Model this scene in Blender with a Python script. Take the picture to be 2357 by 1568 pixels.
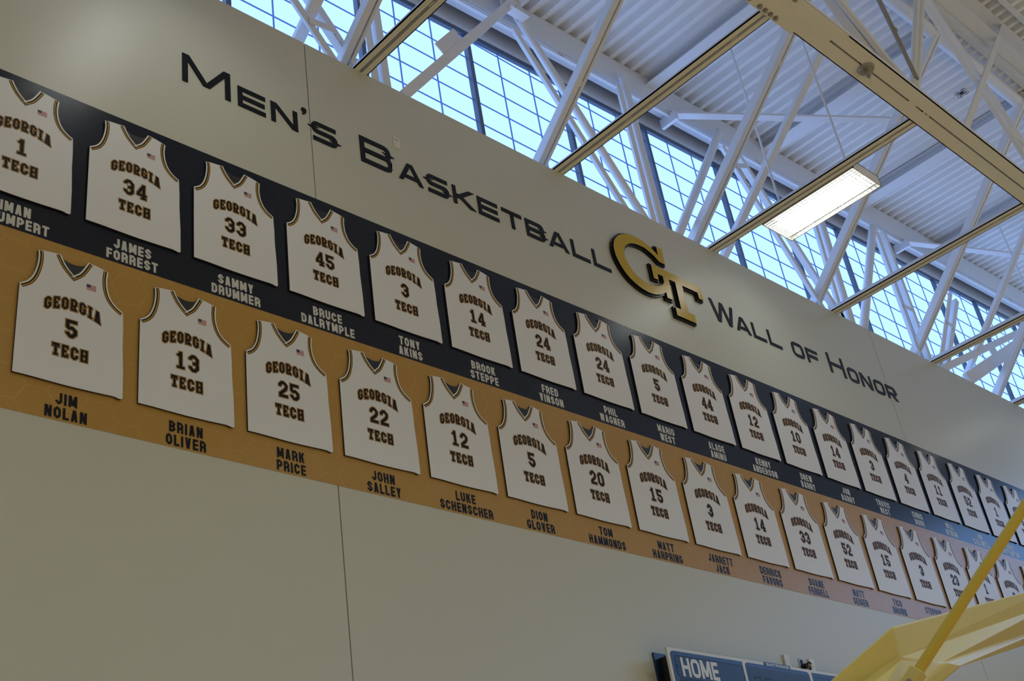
import bpy, bmesh, math
from mathutils import Vector, Matrix
from mathutils.geometry import tessellate_polygon

# ------------------------------------------------------------------ camera, world, lights, exposure
SC = bpy.context.scene
COL = SC.collection
for o in list(SC.objects):
    bpy.data.objects.remove(o, do_unlink=True)

cam_d = bpy.data.cameras.new('camera')
cam = bpy.data.objects.new('camera', cam_d)
COL.objects.link(cam)
cam_d.sensor_fit = 'HORIZONTAL'
cam_d.sensor_width = 36.0
cam_d.lens = 2817.19 / 2357.0 * 36.0
cam_d.clip_start = 0.1
cam_d.clip_end = 200
cam_d.dof.use_dof = True
cam_d.dof.focus_distance = 13.0
cam_d.dof.aperture_fstop = 5.0
RX = Vector((0.71818052, -0.68121011, -0.14201943))
RY = Vector((0.26386207, 0.4554459, -0.85026222))
RZ = Vector((0.64388939, 0.57316823, 0.50683788))
cam.matrix_world = Matrix(((RX.x, -RY.x, -RZ.x, 0), (RX.y, -RY.y, -RZ.y, 0), (RX.z, -RY.z, -RZ.z, 1.6), (0, 0, 0, 1)))
SC.camera = cam

SC.view_settings.view_transform = 'Standard'
SC.view_settings.look = 'None'
SC.view_settings.gamma = 1.0
SC.view_settings.use_curve_mapping = False
SC.view_settings.exposure = 0.0

W = bpy.data.worlds.new('world')
SC.world = W
W.use_nodes = True
W.node_tree.nodes['Background'].inputs[0].default_value = (0.45, 0.65, 1.0, 1)
W.node_tree.nodes['Background'].inputs[1].default_value = 0.6

WIN_COL, WIN_STR = (0.60, 1.0, 2.0), 1.0       # daylight in the translucent wall panels
END_STR = 2.2
TUBE_STR = 9.0
HALL_POWER = 178.0


def hall_lamp(x, y, z=11.4):
    d = bpy.data.lights.new('hall_lamp', 'AREA')
    d.shape = 'RECTANGLE'
    d.size, d.size_y = 0.6, 1.2
    d.spread = math.radians(125)
    d.energy = HALL_POWER
    d.color = (0.76, 0.94, 1.0)
    o = bpy.data.objects.new('hall_lamp', d)
    o.location = (x, y, z)
    COL.objects.link(o)


for ly in (-3.5, -10.0, -16.5):
    for lx in (-4.0, 3.4, 10.8, 18.2):
        hall_lamp(lx, ly)


# ------------------------------------------------------------------ materials
def newmat(name):
    m = bpy.data.materials.new(name)
    m.use_nodes = True
    nt = m.node_tree
    return m, nt, nt.nodes['Principled BSDF']


def mat(name, col, rough=0.5, metal=0.0, spec=0.5, noise=0.0, nscale=30.0, bump=0.0):
    m, nt, b = newmat(name)
    b.inputs['Base Color'].default_value = (*col, 1)
    b.inputs['Roughness'].default_value = rough
    b.inputs['Metallic'].default_value = metal
    b.inputs['Specular IOR Level'].default_value = spec
    if noise or bump:
        tc = nt.nodes.new('ShaderNodeTexCoord')
        nz = nt.nodes.new('ShaderNodeTexNoise')
        nz.inputs['Scale'].default_value = nscale
        nz.inputs['Detail'].default_value = 4
        nt.links.new(tc.outputs['Object'], nz.inputs['Vector'])
        if noise:
            r = nt.nodes.new('ShaderNodeMapRange')
            r.inputs['To Min'].default_value = 1 - noise
            r.inputs['To Max'].default_value = 1 + noise
            nt.links.new(nz.outputs['Fac'], r.inputs['Value'])
            mx = nt.nodes.new('ShaderNodeMix')
            mx.data_type = 'RGBA'
            mx.blend_type = 'MULTIPLY'
            mx.inputs[0].default_value = 1
            mx.inputs[6].default_value = (*col, 1)
            cb = nt.nodes.new('ShaderNodeCombineColor')
            for k in range(3):
                nt.links.new(r.outputs[0], cb.inputs[k])
            nt.links.new(cb.outputs[0], mx.inputs[7])
            nt.links.new(mx.outputs[2], b.inputs['Base Color'])
        if bump:
            bp = nt.nodes.new('ShaderNodeBump')
            bp.inputs['Strength'].default_value = bump
            bp.inputs['Distance'].default_value = 0.002
            nt.links.new(nz.outputs['Fac'], bp.inputs['Height'])
            nt.links.new(bp.outputs[0], b.inputs['Normal'])
    return m


def emat(name, col, strength):
    m = bpy.data.materials.new(name)
    m.use_nodes = True
    nt = m.node_tree
    nt.nodes.clear()
    e = nt.nodes.new('ShaderNodeEmission')
    e.inputs[0].default_value = (*col, 1)
    e.inputs[1].default_value = strength
    out = nt.nodes.new('ShaderNodeOutputMaterial')
    nt.links.new(e.outputs[0], out.inputs[0])
    return m


def hexmat(name, col, line, rough, amount, spec):
    """printed vinyl with a faint flat-topped honeycomb line pattern in wall coordinates"""
    m, nt, b = newmat(name)
    b.inputs['Roughness'].default_value = rough
    b.inputs['Specular IOR Level'].default_value = spec
    N, L = nt.nodes.new, nt.links.new
    geo = N('ShaderNodeNewGeometry')
    sep = N('ShaderNodeSeparateXYZ')
    L(geo.outputs['Position'], sep.inputs[0])
    cmb = N('ShaderNodeCombineXYZ')
    L(sep.outputs['Z'], cmb.inputs['X'])
    L(sep.outputs['X'], cmb.inputs['Y'])

    def vm(op, a, bb=None):
        n = N('ShaderNodeVectorMath')
        n.operation = op
        for i, v in enumerate((a, bb)):
            if v is None:
                continue
            if isinstance(v, tuple):
                n.inputs[i].default_value = v
            else:
                L(v, n.inputs[i])
        return n

    def mm(op, a, bb=None):
        n = N('ShaderNodeMath')
        n.operation = op
        for i, v in enumerate((a, bb)):
            if v is None:
                continue
            if isinstance(v, (int, float)):
                n.inputs[i].default_value = v
            else:
                L(v, n.inputs[i])
        return n
    S = (1.0, 1.7320508, 1.0)
    H = (0.5, 0.8660254, 0.5)
    k = 1 / 0.217
    q = vm('MULTIPLY', cmb.outputs[0], (k, k, 0.0)).outputs[0]
    q = vm('ADD', q, (200.0, 346.41016, 0.0)).outputs[0]
    a = vm('SUBTRACT', vm('MODULO', q, S).outputs[0], H).outputs[0]
    q2 = vm('SUBTRACT', q, H).outputs[0]
    c = vm('SUBTRACT', vm('MODULO', q2, S).outputs[0], H).outputs[0]
    xy = (1.0, 1.0, 0.0)
    a = vm('MULTIPLY', a, xy).outputs[0]
    c = vm('MULTIPLY', c, xy).outputs[0]
    la = vm('LENGTH', a).outputs['Value']
    lc = vm('LENGTH', c).outputs['Value']
    lt = mm('LESS_THAN', la, lc).outputs[0]
    mx = N('ShaderNodeMix')
    mx.data_type = 'VECTOR'
    L(lt, mx.inputs[0])
    L(c, mx.inputs[4])
    L(a, mx.inputs[5])
    g = vm('ABSOLUTE', mx.outputs[1]).outputs[0]
    gs = N('ShaderNodeSeparateXYZ')
    L(g, gs.inputs[0])
    dt = vm('DOT_PRODUCT', g, (0.5, 0.8660254, 0.0)).outputs['Value']
    d = mm('MAXIMUM', gs.outputs['X'], dt).outputs[0]
    ln = mm('GREATER_THAN', d, 0.488).outputs[0]
    nz = N('ShaderNodeTexNoise')
    nz.inputs['Scale'].default_value = 0.9
    L(geo.outputs['Position'], nz.inputs['Vector'])
    f = mm('MULTIPLY', mm('MULTIPLY', ln, amount).outputs[0], nz.outputs['Fac']).outputs[0]
    cm = N('ShaderNodeMix')
    cm.data_type = 'RGBA'
    cm.inputs[6].default_value = (*col, 1)
    cm.inputs[7].default_value = (*line, 1)
    L(f, cm.inputs[0])
    L(cm.outputs[2], b.inputs['Base Color'])
    return m


M = {}
M['wall'] = mat('wall_paint', (0.62, 0.62, 0.525), 0.38, noise=0.012, nscale=2.0, bump=0.06)
M['wall_plain'] = mat('wall_paint_plain', (0.62, 0.61, 0.56), 0.6)
M['groove'] = mat('wall_joint', (0.10, 0.10, 0.085), 0.8)
M['steel'] = mat('white_painted_steel', (0.82, 0.83, 0.84), 0.42, noise=0.02, nscale=6)
M['deck'] = mat('white_painted_deck', (0.88, 0.89, 0.89), 0.5, noise=0.03, nscale=5)
M['fascia'] = mat('fascia_paint', (0.72, 0.73, 0.74), 0.5, noise=0.03, nscale=3)
M['alu'] = mat('dark_mullion_metal', (0.10, 0.13, 0.18), 0.4, metal=0.3)
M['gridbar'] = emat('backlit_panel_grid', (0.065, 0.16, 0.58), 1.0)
M['panel'] = emat('translucent_daylight_panel', WIN_COL, WIN_STR)
M['endpanel'] = emat('end_wall_daylight_panel', (0.38, 0.72, 1.45), END_STR)
M['floor'] = mat('maple_floor', (0.62, 0.38, 0.15), 0.3, noise=0.15, nscale=3)
M['navy'] = hexmat('navy_vinyl', (0.0055, 0.0105, 0.026), (0.016, 0.035, 0.06), 0.24, 0.35, 0.3)
M['gold'] = hexmat('gold_vinyl', (0.50, 0.285, 0.062), (0.72, 0.48, 0.18), 0.32, 0.55, 0.4)
M['name_white'] = mat('name_white', (0.66, 0.66, 0.62), 0.4)
M['name_navy'] = mat('name_navy', (0.003, 0.004, 0.007), 0.35, spec=0.25)
M['jersey'] = mat('jersey_white', (0.82, 0.83, 0.84), 0.42)
M['edge'] = mat('panel_edge_black', (0.02, 0.014, 0.012), 0.5)
M['trim_white'] = mat('trim_white', (0.86, 0.86, 0.80), 0.42)
M['trim_navy'] = mat('trim_navy', (0.004, 0.005, 0.009), 0.5, spec=0.2)
M['trim_gold'] = mat('trim_gold', (0.56, 0.29, 0.02), 0.5, spec=0.2)
M['lining'] = mat('collar_lining_grey', (0.018, 0.018, 0.019), 0.5, noise=0.4, nscale=12)
M['ol_brown'] = mat('letter_outline_brown', (0.17, 0.115, 0.075), 0.45)
M['flag_red'] = mat('flag_red', (0.50, 0.15, 0.14), 0.5)
M['flag_white'] = mat('flag_white', (0.62, 0.52, 0.50), 0.5)
M['flag_blue'] = mat('flag_blue', (0.03, 0.035, 0.09), 0.5)
M['letter'] = mat('navy_letter', (0.003, 0.005, 0.008), 0.35, spec=0.22)
M['logo_gold'] = mat('logo_gold', (0.58, 0.38, 0.004), 0.26, spec=0.3)
M['logo_black'] = mat('logo_black', (0.004, 0.005, 0.006), 0.3, spec=0.3)
M['plate'] = mat('outlet_white', (0.78, 0.77, 0.70), 0.35)
M['dark'] = mat('dark_slot', (0.01, 0.01, 0.01), 0.6)
M['sb_navy'] = mat('scoreboard_navy', (0.008, 0.030, 0.085), 0.3)
M['sb_dark'] = mat('scoreboard_face_navy', (0.006, 0.020, 0.045), 0.35)
M['sb_black'] = mat('scoreboard_black', (0.006, 0.006, 0.012), 0.5)
M['sb_screen'] = mat('scoreboard_screen', (0.012, 0.014, 0.013), 0.35)
M['sb_led'] = mat('scoreboard_unlit_segment', (0.028, 0.016, 0.012), 0.4)
M['sb_white'] = mat('scoreboard_white', (0.72, 0.72, 0.70), 0.35)
M['yellow'] = mat('yellow_padding', (0.66, 0.53, 0.16), 0.36, noise=0.02, nscale=8)
M['pole'] = mat('yellow_pole_paint', (0.62, 0.45, 0.05), 0.3)
M['lamp'] = emat('fluorescent_lamp', (0.94, 1.0, 0.98), TUBE_STR)
M['fix_white'] = mat('fixture_white_enamel', (0.88, 0.88, 0.86), 0.35)
M['louver'] = mat('louver_wire', (0.55, 0.55, 0.52), 0.4)
M['bolt'] = mat('galvanised_bolt', (0.42, 0.40, 0.36), 0.35, metal=0.7)
M['conduit'] = mat('conduit_grey', (0.34, 0.33, 0.31), 0.4, metal=0.4)
M['drone'] = mat('drone_dark_plastic', (0.05, 0.012, 0.015), 0.4)
M['blue_plate'] = mat('blue_outlet_plate', (0.36, 0.46, 0.66), 0.4)
M['tag'] = mat('cord_tag', (0.72, 0.66, 0.42), 0.5)


# ------------------------------------------------------------------ mesh builder
class MB:
    def __init__(s):
        s.v, s.f, s.m = [], [], []

    def add(s, vs, fs, mi=0):
        n = len(s.v)
        s.v += [tuple(x) for x in vs]
        s.f += [tuple(i + n for i in f) for f in fs]
        s.m += [mi] * len(fs)
        return s

    def box(s, a, b, mi=0):
        x0, y0, z0 = a
        x1, y1, z1 = b
        return s.add([(x0, y0, z0), (x1, y0, z0), (x1, y1, z0), (x0, y1, z0), (x0, y0, z1), (x1, y0, z1), (x1, y1, z1), (x0, y1, z1)],
                     [(0, 3, 2, 1), (4, 5, 6, 7), (0, 1, 5, 4), (1, 2, 6, 5), (2, 3, 7, 6), (3, 0, 4, 7)], mi)

    def bar(s, p, q, side, w, h, off=(0, 0), mi=0):
        """box from p to q; w along `side` direction, h along the other normal; off shifts it in (side, normal)"""
        p, q = Vector(p), Vector(q)
        d = (q - p).normalized()
        a = Vector(side)
        a = (a - d * a.dot(d)).normalized()
        b = d.cross(a)
        vs = []
        for e in (p, q):
            for i, j in ((-1, -1), (1, -1), (1, 1), (-1, 1)):
                vs.append(e + a * (off[0] + i * w / 2) + b * (off[1] + j * h / 2))
        return s.add(vs, [(0, 1, 2, 3), (7, 6, 5, 4), (0, 4, 5, 1), (1, 5, 6, 2), (2, 6, 7, 3), (3, 7, 4, 0)], mi)

    def tube(s, p, q, r, n=16, r2=None, mi=0):
        p, q = Vector(p), Vector(q)
        r2 = r if r2 is None else r2
        d = (q - p).normalized()
        a = d.orthogonal().normalized()
        b = d.cross(a)
        vs = [p + (a * math.cos(2 * math.pi * i / n) + b * math.sin(2 * math.pi * i / n)) * r for i in range(n)]
        vs += [q + (a * math.cos(2 * math.pi * i / n) + b * math.sin(2 * math.pi * i / n)) * r2 for i in range(n)]
        fs = [(i, (i + 1) % n, n + (i + 1) % n, n + i) for i in range(n)]
        fs += [tuple(range(n))[::-1], tuple(range(n, 2 * n))]
        return s.add(vs, fs, mi)

    def path(s, pts, r, n=10, mi=0):
        for a, b in zip(pts, pts[1:]):
            s.tube(a, b, r, n, mi=mi)
        return s

    def prism(s, poly, y0, y1, mi=0, side=None):
        """polygon of (x,z), front face at y0, back at y1 (y1 > y0 is towards the wall)"""
        n = len(poly)
        tris = tessellate_polygon([[Vector((x, z, 0)) for x, z in poly]])
        vs = [(x, y0, z) for x, z in poly] + [(x, y1, z) for x, z in poly]
        s.add(vs, [], mi)
        base = len(s.v) - 2 * n
        area = sum(poly[i][0] * poly[(i + 1) % n][1] - poly[(i + 1) % n][0] * poly[i][1] for i in range(n))
        sd = mi if side is None else side
        for t in tris:
            a, b, c = t
            ar = (poly[b][0] - poly[a][0]) * (poly[c][1] - poly[a][1]) - (poly[c][0] - poly[a][0]) * (poly[b][1] - poly[a][1])
            if ar < 0:
                a, c = c, a
            s.f.append((base + a, base + b, base + c)); s.m.append(mi)
            s.f.append((base + n + c, base + n + b, base + n + a)); s.m.append(sd)
        for i in range(n):
            j = (i + 1) % n
            q = (base + i, base + n + i, base + n + j, base + j)
            if area < 0:
                q = q[::-1]
            s.f.append(q); s.m.append(sd)
        return s

    def flat(s, quad, y, mi=0):
        """one flat quad / polygon of (x,z) facing -y"""
        n = len(quad)
        area = sum(quad[i][0] * quad[(i + 1) % n][1] - quad[(i + 1) % n][0] * quad[i][1] for i in range(n))
        q = quad if area > 0 else quad[::-1]
        return s.add([(x, y, z) for x, z in q], [tuple(range(n))], mi)

    def build(s, name, mats, parent=None, origin=(0, 0, 0), smooth=False, bevel=0.0):
        me = bpy.data.meshes.new(name)
        ox, oy, oz = origin
        me.from_pydata([(x - ox, y - oy, z - oz) for x, y, z in s.v], [], s.f)
        if not isinstance(mats, (list, tuple)):
            mats = [mats]
        for m in mats:
            me.materials.append(m)
        if len(mats) > 1:
            me.polygons.foreach_set('material_index', s.m)
        me.update()
        if smooth:
            me.polygons.foreach_set('use_smooth', [True] * len(me.polygons))
            try:
                me.set_sharp_from_angle(angle=math.radians(40))
            except Exception:
                pass
        o = bpy.data.objects.new(name, me)
        COL.objects.link(o)
        if parent is not None:
            o.parent = parent
        else:
            o.location = origin
        if bevel:
            b = o.modifiers.new('bevel', 'BEVEL')
            b.width = bevel
            b.segments = 2
            b.limit_method = 'ANGLE'
        return o


def tag(o, label=None, cat=None, group=None, kind=None):
    if label: o['label'] = label
    if cat: o['category'] = cat
    if group: o['group'] = group
    if kind: o['kind'] = kind
    return o


def thing(name, loc, label, cat, group=None):
    o = bpy.data.objects.new(name, None)
    o.empty_display_size = 0.2
    o.location = loc
    COL.objects.link(o)
    return tag(o, label, cat, group)


def struct(o):
    o['kind'] = 'structure'
    return o


def dup(o, parent):
    c = o.copy()
    COL.objects.link(c)
    c.parent = parent
    return c


def lerp(a, b, t):
    return tuple(a[i] + (b[i] - a[i]) * t for i in range(len(a)))


def smooth_curve(pts, n=5):
    """Catmull-Rom through (x,z) points, open"""
    P = [pts[0]] + list(pts) + [pts[-1]]
    out = []
    for i in range(1, len(P) - 2):
        p0, p1, p2, p3 = P[i - 1], P[i], P[i + 1], P[i + 2]
        for k in range(n):
            t = k / n
            out.append(tuple(0.5 * (2 * p1[j] + (p2[j] - p0[j]) * t + (2 * p0[j] - 5 * p1[j] + 4 * p2[j] - p3[j]) * t * t
                                    + (3 * p1[j] - p0[j] - 3 * p2[j] + p3[j]) * t ** 3) for j in range(2)))
    out.append(pts[-1])
    return out


# ------------------------------------------------------------------ stroke lettering
def corner_path(pts, seg):
    """pts (x,y) or (x,y,radius); rounds or chamfers the marked corners"""
    out = []
    n = len(pts)
    for i, p in enumerate(pts):
        if len(p) == 2 or p[2] <= 0 or i in (0, n - 1):
            out.append((p[0], p[1]))
            continue
        v = Vector(p[:2])
        a = Vector(pts[i - 1][:2]) - v
        b = Vector(pts[i + 1][:2]) - v
        r = min(p[2], a.length * 0.5 if i > 1 else a.length * 0.95, b.length * 0.5 if i < n - 2 else b.length * 0.95)
        A = v + a.normalized() * r
        B = v + b.normalized() * r
        for k in range(seg + 1):
            t = k / seg
            if seg == 1:
                q = A.lerp(B, t)
            else:
                q = A * (1 - t) ** 2 + v * (2 * t * (1 - t)) + B * t * t
            out.append((q.x, q.y))
    return out


def stroke_quads(path, w, e=0.0, closed=False):
    """thick polyline -> quads with mitred joints; e lengthens the ends"""
    P = [Vector(p) for p in path]
    n = len(P)
    if not closed and e:
        P[0] = P[0] + (P[0] - P[1]).normalized() * e
        P[-1] = P[-1] + (P[-1] - P[-2]).normalized() * e
    Ls, Rs = [], []
    for i in range(n):
        if closed:
            d0 = (P[i] - P[i - 1]).normalized()
            d1 = (P[(i + 1) % n] - P[i]).normalized()
        else:
            d0 = (P[i] - P[i - 1]).normalized() if i else (P[1] - P[0]).normalized()
            d1 = (P[i + 1] - P[i]).normalized() if i < n - 1 else d0
        n0 = Vector((-d0.y, d0.x))
        n1 = Vector((-d1.y, d1.x))
        m = n0 + n1
        if m.length < 1e-6:
            m = n0
        m.normalize()
        k = (w / 2) / max(0.35, m.dot(n0))
        Ls.append(P[i] + m * k)
        Rs.append(P[i] - m * k)
    qs = []
    for i in range(n if closed else n - 1):
        j = (i + 1) % n
        qs.append([tuple(Rs[i]), tuple(Rs[j]), tuple(Ls[j]), tuple(Ls[i])])
    return qs


def glyph(ch, Wd, H, w, c, seg, serif=0.0, e=0.0):
    """list of quads (x,y) for a character in the box Wd x H with stroke w; c corner size"""
    l, r, b, t, m, cx = w / 2, Wd - w / 2, w / 2, H - w / 2, H / 2, Wd / 2
    Q = []

    def S(pts, ww=None):
        Q.extend(stroke_quads(corner_path(pts, seg), (ww or w) + 2 * e, e))

    def C(pts):
        loop = pts + [pts[0], pts[1]]
        p = corner_path([pts[-1]] + loop, seg)
        # closed loop: round every corner by walking it once
        out = []
        k = len(pts)
        for i in range(k):
            tri = [pts[i - 1][:2], pts[i], pts[(i + 1) % k][:2]]
            mid0 = ((tri[0][0] + tri[1][0]) / 2, (tri[0][1] + tri[1][1]) / 2)
            mid1 = ((tri[2][0] + tri[1][0]) / 2, (tri[2][1] + tri[1][1]) / 2)
            q = corner_path([mid0, tri[1], mid1], seg)
            out.extend(q[1:-1])
        Q.extend(stroke_quads(out, w + 2 * e, 0, True))

    def D(x0, y0, x1, y1, k=1.0):
        dx, dy = x1 - x0, y1 - y0
        sl = math.hypot(dx, dy) / abs(dy)
        hw = (w * k / 2 + e) * sl
        sy = 1 if dy > 0 else -1
        ex = dx / dy * sy * e
        a0, b0 = x0 - ex, y0 - sy * e
        a1, b1 = x1 + ex, y1 + sy * e
        Q.append([(a0 - hw, b0), (a0 + hw, b0), (a1 + hw, b1), (a1 - hw, b1)])

    def serifs(xs, ys):
        if serif:
            for x in xs:
                for y in ys:
                    yy = b * 0.9 if y == 0 else H - b * 0.9
                    S([(max(0, x - w / 2 - serif), yy), (min(Wd, x + w / 2 + serif), yy)], w * 0.9)
    if ch == 'A':
        D(w * 0.6, 0, cx - w * 0.15, H); D(Wd - w * 0.6, 0, cx + w * 0.15, H)
        S([(Wd * 0.27, H * 0.27), (Wd * 0.73, H * 0.27)], w * 0.9)
        serifs([w * 0.6 + serif * 0.3, Wd - w * 0.6 - serif * 0.3], [0])
    elif ch == 'B':
        S([(l, 0), (l, H)]); S([(l, t), (r * 0.97, t, c), (r * 0.97, m, c), (l, m)]); S([(l, m), (r, m, c), (r, b, c), (l, b)])
    elif ch == 'C':
        S([(r, H * 0.64), (r, t, c), (l, t, c), (l, b, c), (r, b, c), (r, H * 0.36)])
    elif ch == 'D':
        S([(l, 0), (l, H)]); S([(l, t), (r, t, c), (r, b, c), (l, b)])
    elif ch == 'E':
        S([(l, 0), (l, H)])
        S([(l, t), (Wd, t)]); S([(l, b), (Wd, b)]); S([(l, m), (Wd * (0.72 if serif else 0.97), m)])
        if serif:
            S([(r + w * 0.1, H * 0.70), (r + w * 0.1, t)], w * 0.8); S([(r + w * 0.1, H * 0.30), (r + w * 0.1, b)], w * 0.8)
    elif ch == 'F':
        S([(l, 0), (l, H)]); S([(l, t), (Wd, t)]); S([(l, m * 1.0), (Wd * 0.94, m * 1.0)])
    elif ch == 'G':
        S([(r, H * 0.66), (r, t, c), (l, t, c), (l, b, c), (r, b, c), (r, H * 0.44), (Wd * 0.52, H * 0.44)])
    elif ch == 'H':
        S([(l, 0), (l, H)]); S([(r, 0), (r, H)]); S([(l, m), (r, m)])
        serifs([l, r], [0, 1])
    elif ch == 'I':
        S([(cx, 0), (cx, H)]); serifs([cx], [0, 1])
    elif ch == 'J':
        S([(r, H), (r, b, c), (l, b, c), (l, H * 0.36)])
    elif ch == 'K':
        S([(l, 0), (l, H)]); D(w * 1.0, H * 0.36, Wd - w * 0.62, H); D(w * 1.5, H * 0.58, Wd - w * 0.6, 0)
    elif ch == 'L':
        S([(l, H), (l, b), (Wd, b)])
    elif ch == 'M':
        S([(l, 0), (l, H)]); S([(r, 0), (r, H)])
        D(w * 0.62, H, cx, H * 0.13); D(Wd - w * 0.62, H, cx, H * 0.13)
    elif ch == 'N':
        S([(l, 0), (l, H)]); S([(r, 0), (r, H)]); D(w * 0.62, H, Wd - w * 0.62, 0)
    elif ch in 'O0':
        C([(l, b, c), (r, b, c), (r, t, c), (l, t, c)])
    elif ch == 'P':
        S([(l, 0), (l, H)]); S([(l, t), (r, t, c), (r, H * 0.42, c), (l, H * 0.42)])
    elif ch == 'R':
        S([(l, 0), (l, H)]); S([(l, t), (r, t, c), (r, H * 0.42, c), (l, H * 0.42)])
        if serif:
            D(Wd * 0.52, H * 0.42, Wd - w * 0.6, 0); serifs([l], [0])
            S([(Wd - w * 1.5, b * 0.9), (Wd, b * 0.9)], w * 0.9)
        elif seg > 1:
            D(Wd * 0.46, H * 0.42, Wd - w * 0.7, 0)
        else:
            S([(r - c * 0.6, H * 0.46), (r, H * 0.36), (r, 0)])
    elif ch == 'S':
        if seg > 1:
            S([(Wd * 0.96, t), (l, t, c), (l, m, c), (r, m, c), (r, b, c), (Wd * 0.04, b)])
        else:
            S([(r, H * 0.66), (r, t, c), (l, t, c), (l, m + H * 0.01, c), (r, m - H * 0.01, c), (r, b, c), (l, b, c), (l, H * 0.34)])
    elif ch == 'T':
        S([(0, t), (Wd, t)]); S([(cx, 0), (cx, H)])
        if serif:
            S([(w * 0.4, H * 0.68), (w * 0.4, t)], w * 0.8); S([(Wd - w * 0.4, H * 0.68), (Wd - w * 0.4, t)], w * 0.8)
            serifs([cx], [0])
    elif ch == 'U':
        S([(l, H), (l, b, c), (r, b, c), (r, H)])
    elif ch == 'V':
        D(w * 0.6, H, cx - w * 0.1, 0); D(Wd - w * 0.6, H, cx + w * 0.1, 0)
    elif ch == 'W':
        q = Wd * 0.27
        D(w * 0.55, H, q, 0); D(cx, H, q, 0); D(cx, H, Wd - q, 0); D(Wd - w * 0.55, H, Wd - q, 0)
    elif ch == 'X':
        D(w * 0.6, H, Wd - w * 0.6, 0); D(Wd - w * 0.6, H, w * 0.6, 0)
    elif ch == 'Y':
        D(w * 0.6, H, cx, H * 0.42); D(Wd - w * 0.6, H, cx, H * 0.42); S([(cx, 0), (cx, H * 0.45)])
    elif ch == '1':
        S([(cx, 0), (cx, H)]); S([(cx, t), (Wd * 0.18, H * 0.74)], w * 0.75); S([(Wd * 0.12, b * 0.8), (Wd * 0.88, b * 0.8)], w * 0.8)
    elif ch == '2':
        S([(l, H * 0.66), (l, t, c), (r, t, c), (r, H * 0.56, c * 0.6), (l * 1.1, H * 0.20), (l * 1.1, b), (Wd, b)])
    elif ch == '3':
        S([(l, H * 0.70), (l, t, c), (r, t, c), (r, m, c * 0.6), (Wd * 0.42, m)]); S([(Wd * 0.42, m), (r, m, c * 0.6), (r, b, c), (l, b, c), (l, H * 0.30)])
    elif ch == '4':
        S([(Wd * 0.70, 0), (Wd * 0.70, H)]); S([(Wd * 0.66, t), (l * 0.9, H * 0.36), (l * 0.9, H * 0.28), (Wd, H * 0.28)], w * 0.9)
        S([(Wd * 0.42, b * 0.8), (Wd * 0.98, b * 0.8)], w * 0.8)
    elif ch == '5':
        S([(Wd * 0.97, t), (l, t), (l, H * 0.52, c * 0.5), (r * 0.98, H * 0.58, c), (r, b, c), (l, b, c), (l, H * 0.30)])
    return Q


ADV = {'I': 0.36, 'M': 1.22, 'W': 1.30, 'N': 1.0, 'L': 0.86, 'F': 0.88, 'E': 0.88, 'J': 0.92}


def text_width(s, Wd, gap, nI):
    return sum((nI if ch == 'I' else Wd * ADV.get(ch, 1.0)) + gap for ch in s) - gap if s else 0


def text_quads(s, x0, z0, Wd, H, w, c, seg, gap, serif=0.0, e=0.0, nI=None):
    out = []
    x = x0
    for ch in s:
        if ch == ' ':
            x += Wd * 0.5
            continue
        cw = (nI or w) if ch == 'I' else Wd * ADV.get(ch, 1.0)
        for q in glyph(ch, cw, H, w, c, seg, serif, e):
            out.append([(x + a, z0 + b) for a, b in q])
        x += cw + gap
    return out


# ------------------------------------------------------------------ setting: room shell
X0, X1, YF, YB, TOP = -10.0, 26.0, 6.0, -22.0, 9.254
SL = 0.0546


def zdeck(x):
    return 12.06 + SL * (x - 10.03)


def zhigh(x):
    return 12.95 + SL * (x - 12.6)


mb = MB()
seams = [X0, -4.25, 4.750, 13.753, 22.76, X1]
for a, b in zip(seams, seams[1:]):
    mb.box((a + (0.0045 if a != X0 else 0), YF, 0), (b - (0.0045 if b != X1 else 0), YF + 0.19, TOP), 0)
mb.box((X0, YF + 0.012, 0), (X1, YF + 0.17, TOP - 0.01), 1)
struct(mb.build('wall_back', [M['wall'], M['groove']]))
struct(MB().box((X0, YB, -0.2), (X1, YF + 0.9, 0)).build('floor', M['floor']))
struct(MB().box((X0 - 0.2, YB, 0), (X0, YF + 0.9, 14.5)).build('wall_left', M['wall_plain']))
struct(MB().box((X0, YB - 0.2, 0), (X1, YB, 14.8)).build('wall_front', M['wall_plain']))
mb = MB()
mb.box((X1, YB, 0), (X1 + 0.2, YF + 0.9, 8.35))
mb.box((X1, YB, 10.75), (X1 + 0.2, YF + 0.9, 14.8))
struct(mb.build('wall_right', M['wall_plain']))
w2 = struct(MB().box((X1 + 0.09, YB, 8.35), (X1 + 0.11, YF + 0.9, 10.75)).build('window_2', M['endpanel']))
mb = MB()
y = YB
while y < YF + 0.8:
    mb.box((X1 + 0.02, y - 0.03, 8.35), (X1 + 0.088, y + 0.03, 10.75))
    y += 1.524
mb.build('mullion', M['alu'], w2)


def deck_mesh(y0, y1, zf, xa, xb, pitch=0.2025, dep=0.076, ph=0.0):
    """fluted steel roof deck, flutes running away from the wall"""
    mb = MB()
    prof = []
    x = xa
    while x < xb:
        prof += [(x, 0), (x + pitch * 0.34, 0), (x + pitch * 0.47, dep), (x + pitch * 0.87, dep)]
        x += pitch
    for i in range(len(prof) - 1):
        (p, h), (q, k) = prof[i], prof[i + 1]
        mb.add([(p, y0, zf(p) + h), (q, y0, zf(q) + k), (q, y1, zf(q) + k), (p, y1, zf(p) + h)], [(0, 3, 2, 1)])
    # weather skin above
    mb.add([(xa, y0, zf(xa) + 0.14), (xb, y0, zf(xb) + 0.14), (xb, y1, zf(xb) + 0.14), (xa, y1, zf(xa) + 0.14)], [(0, 1, 2, 3)])
    return mb


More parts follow.
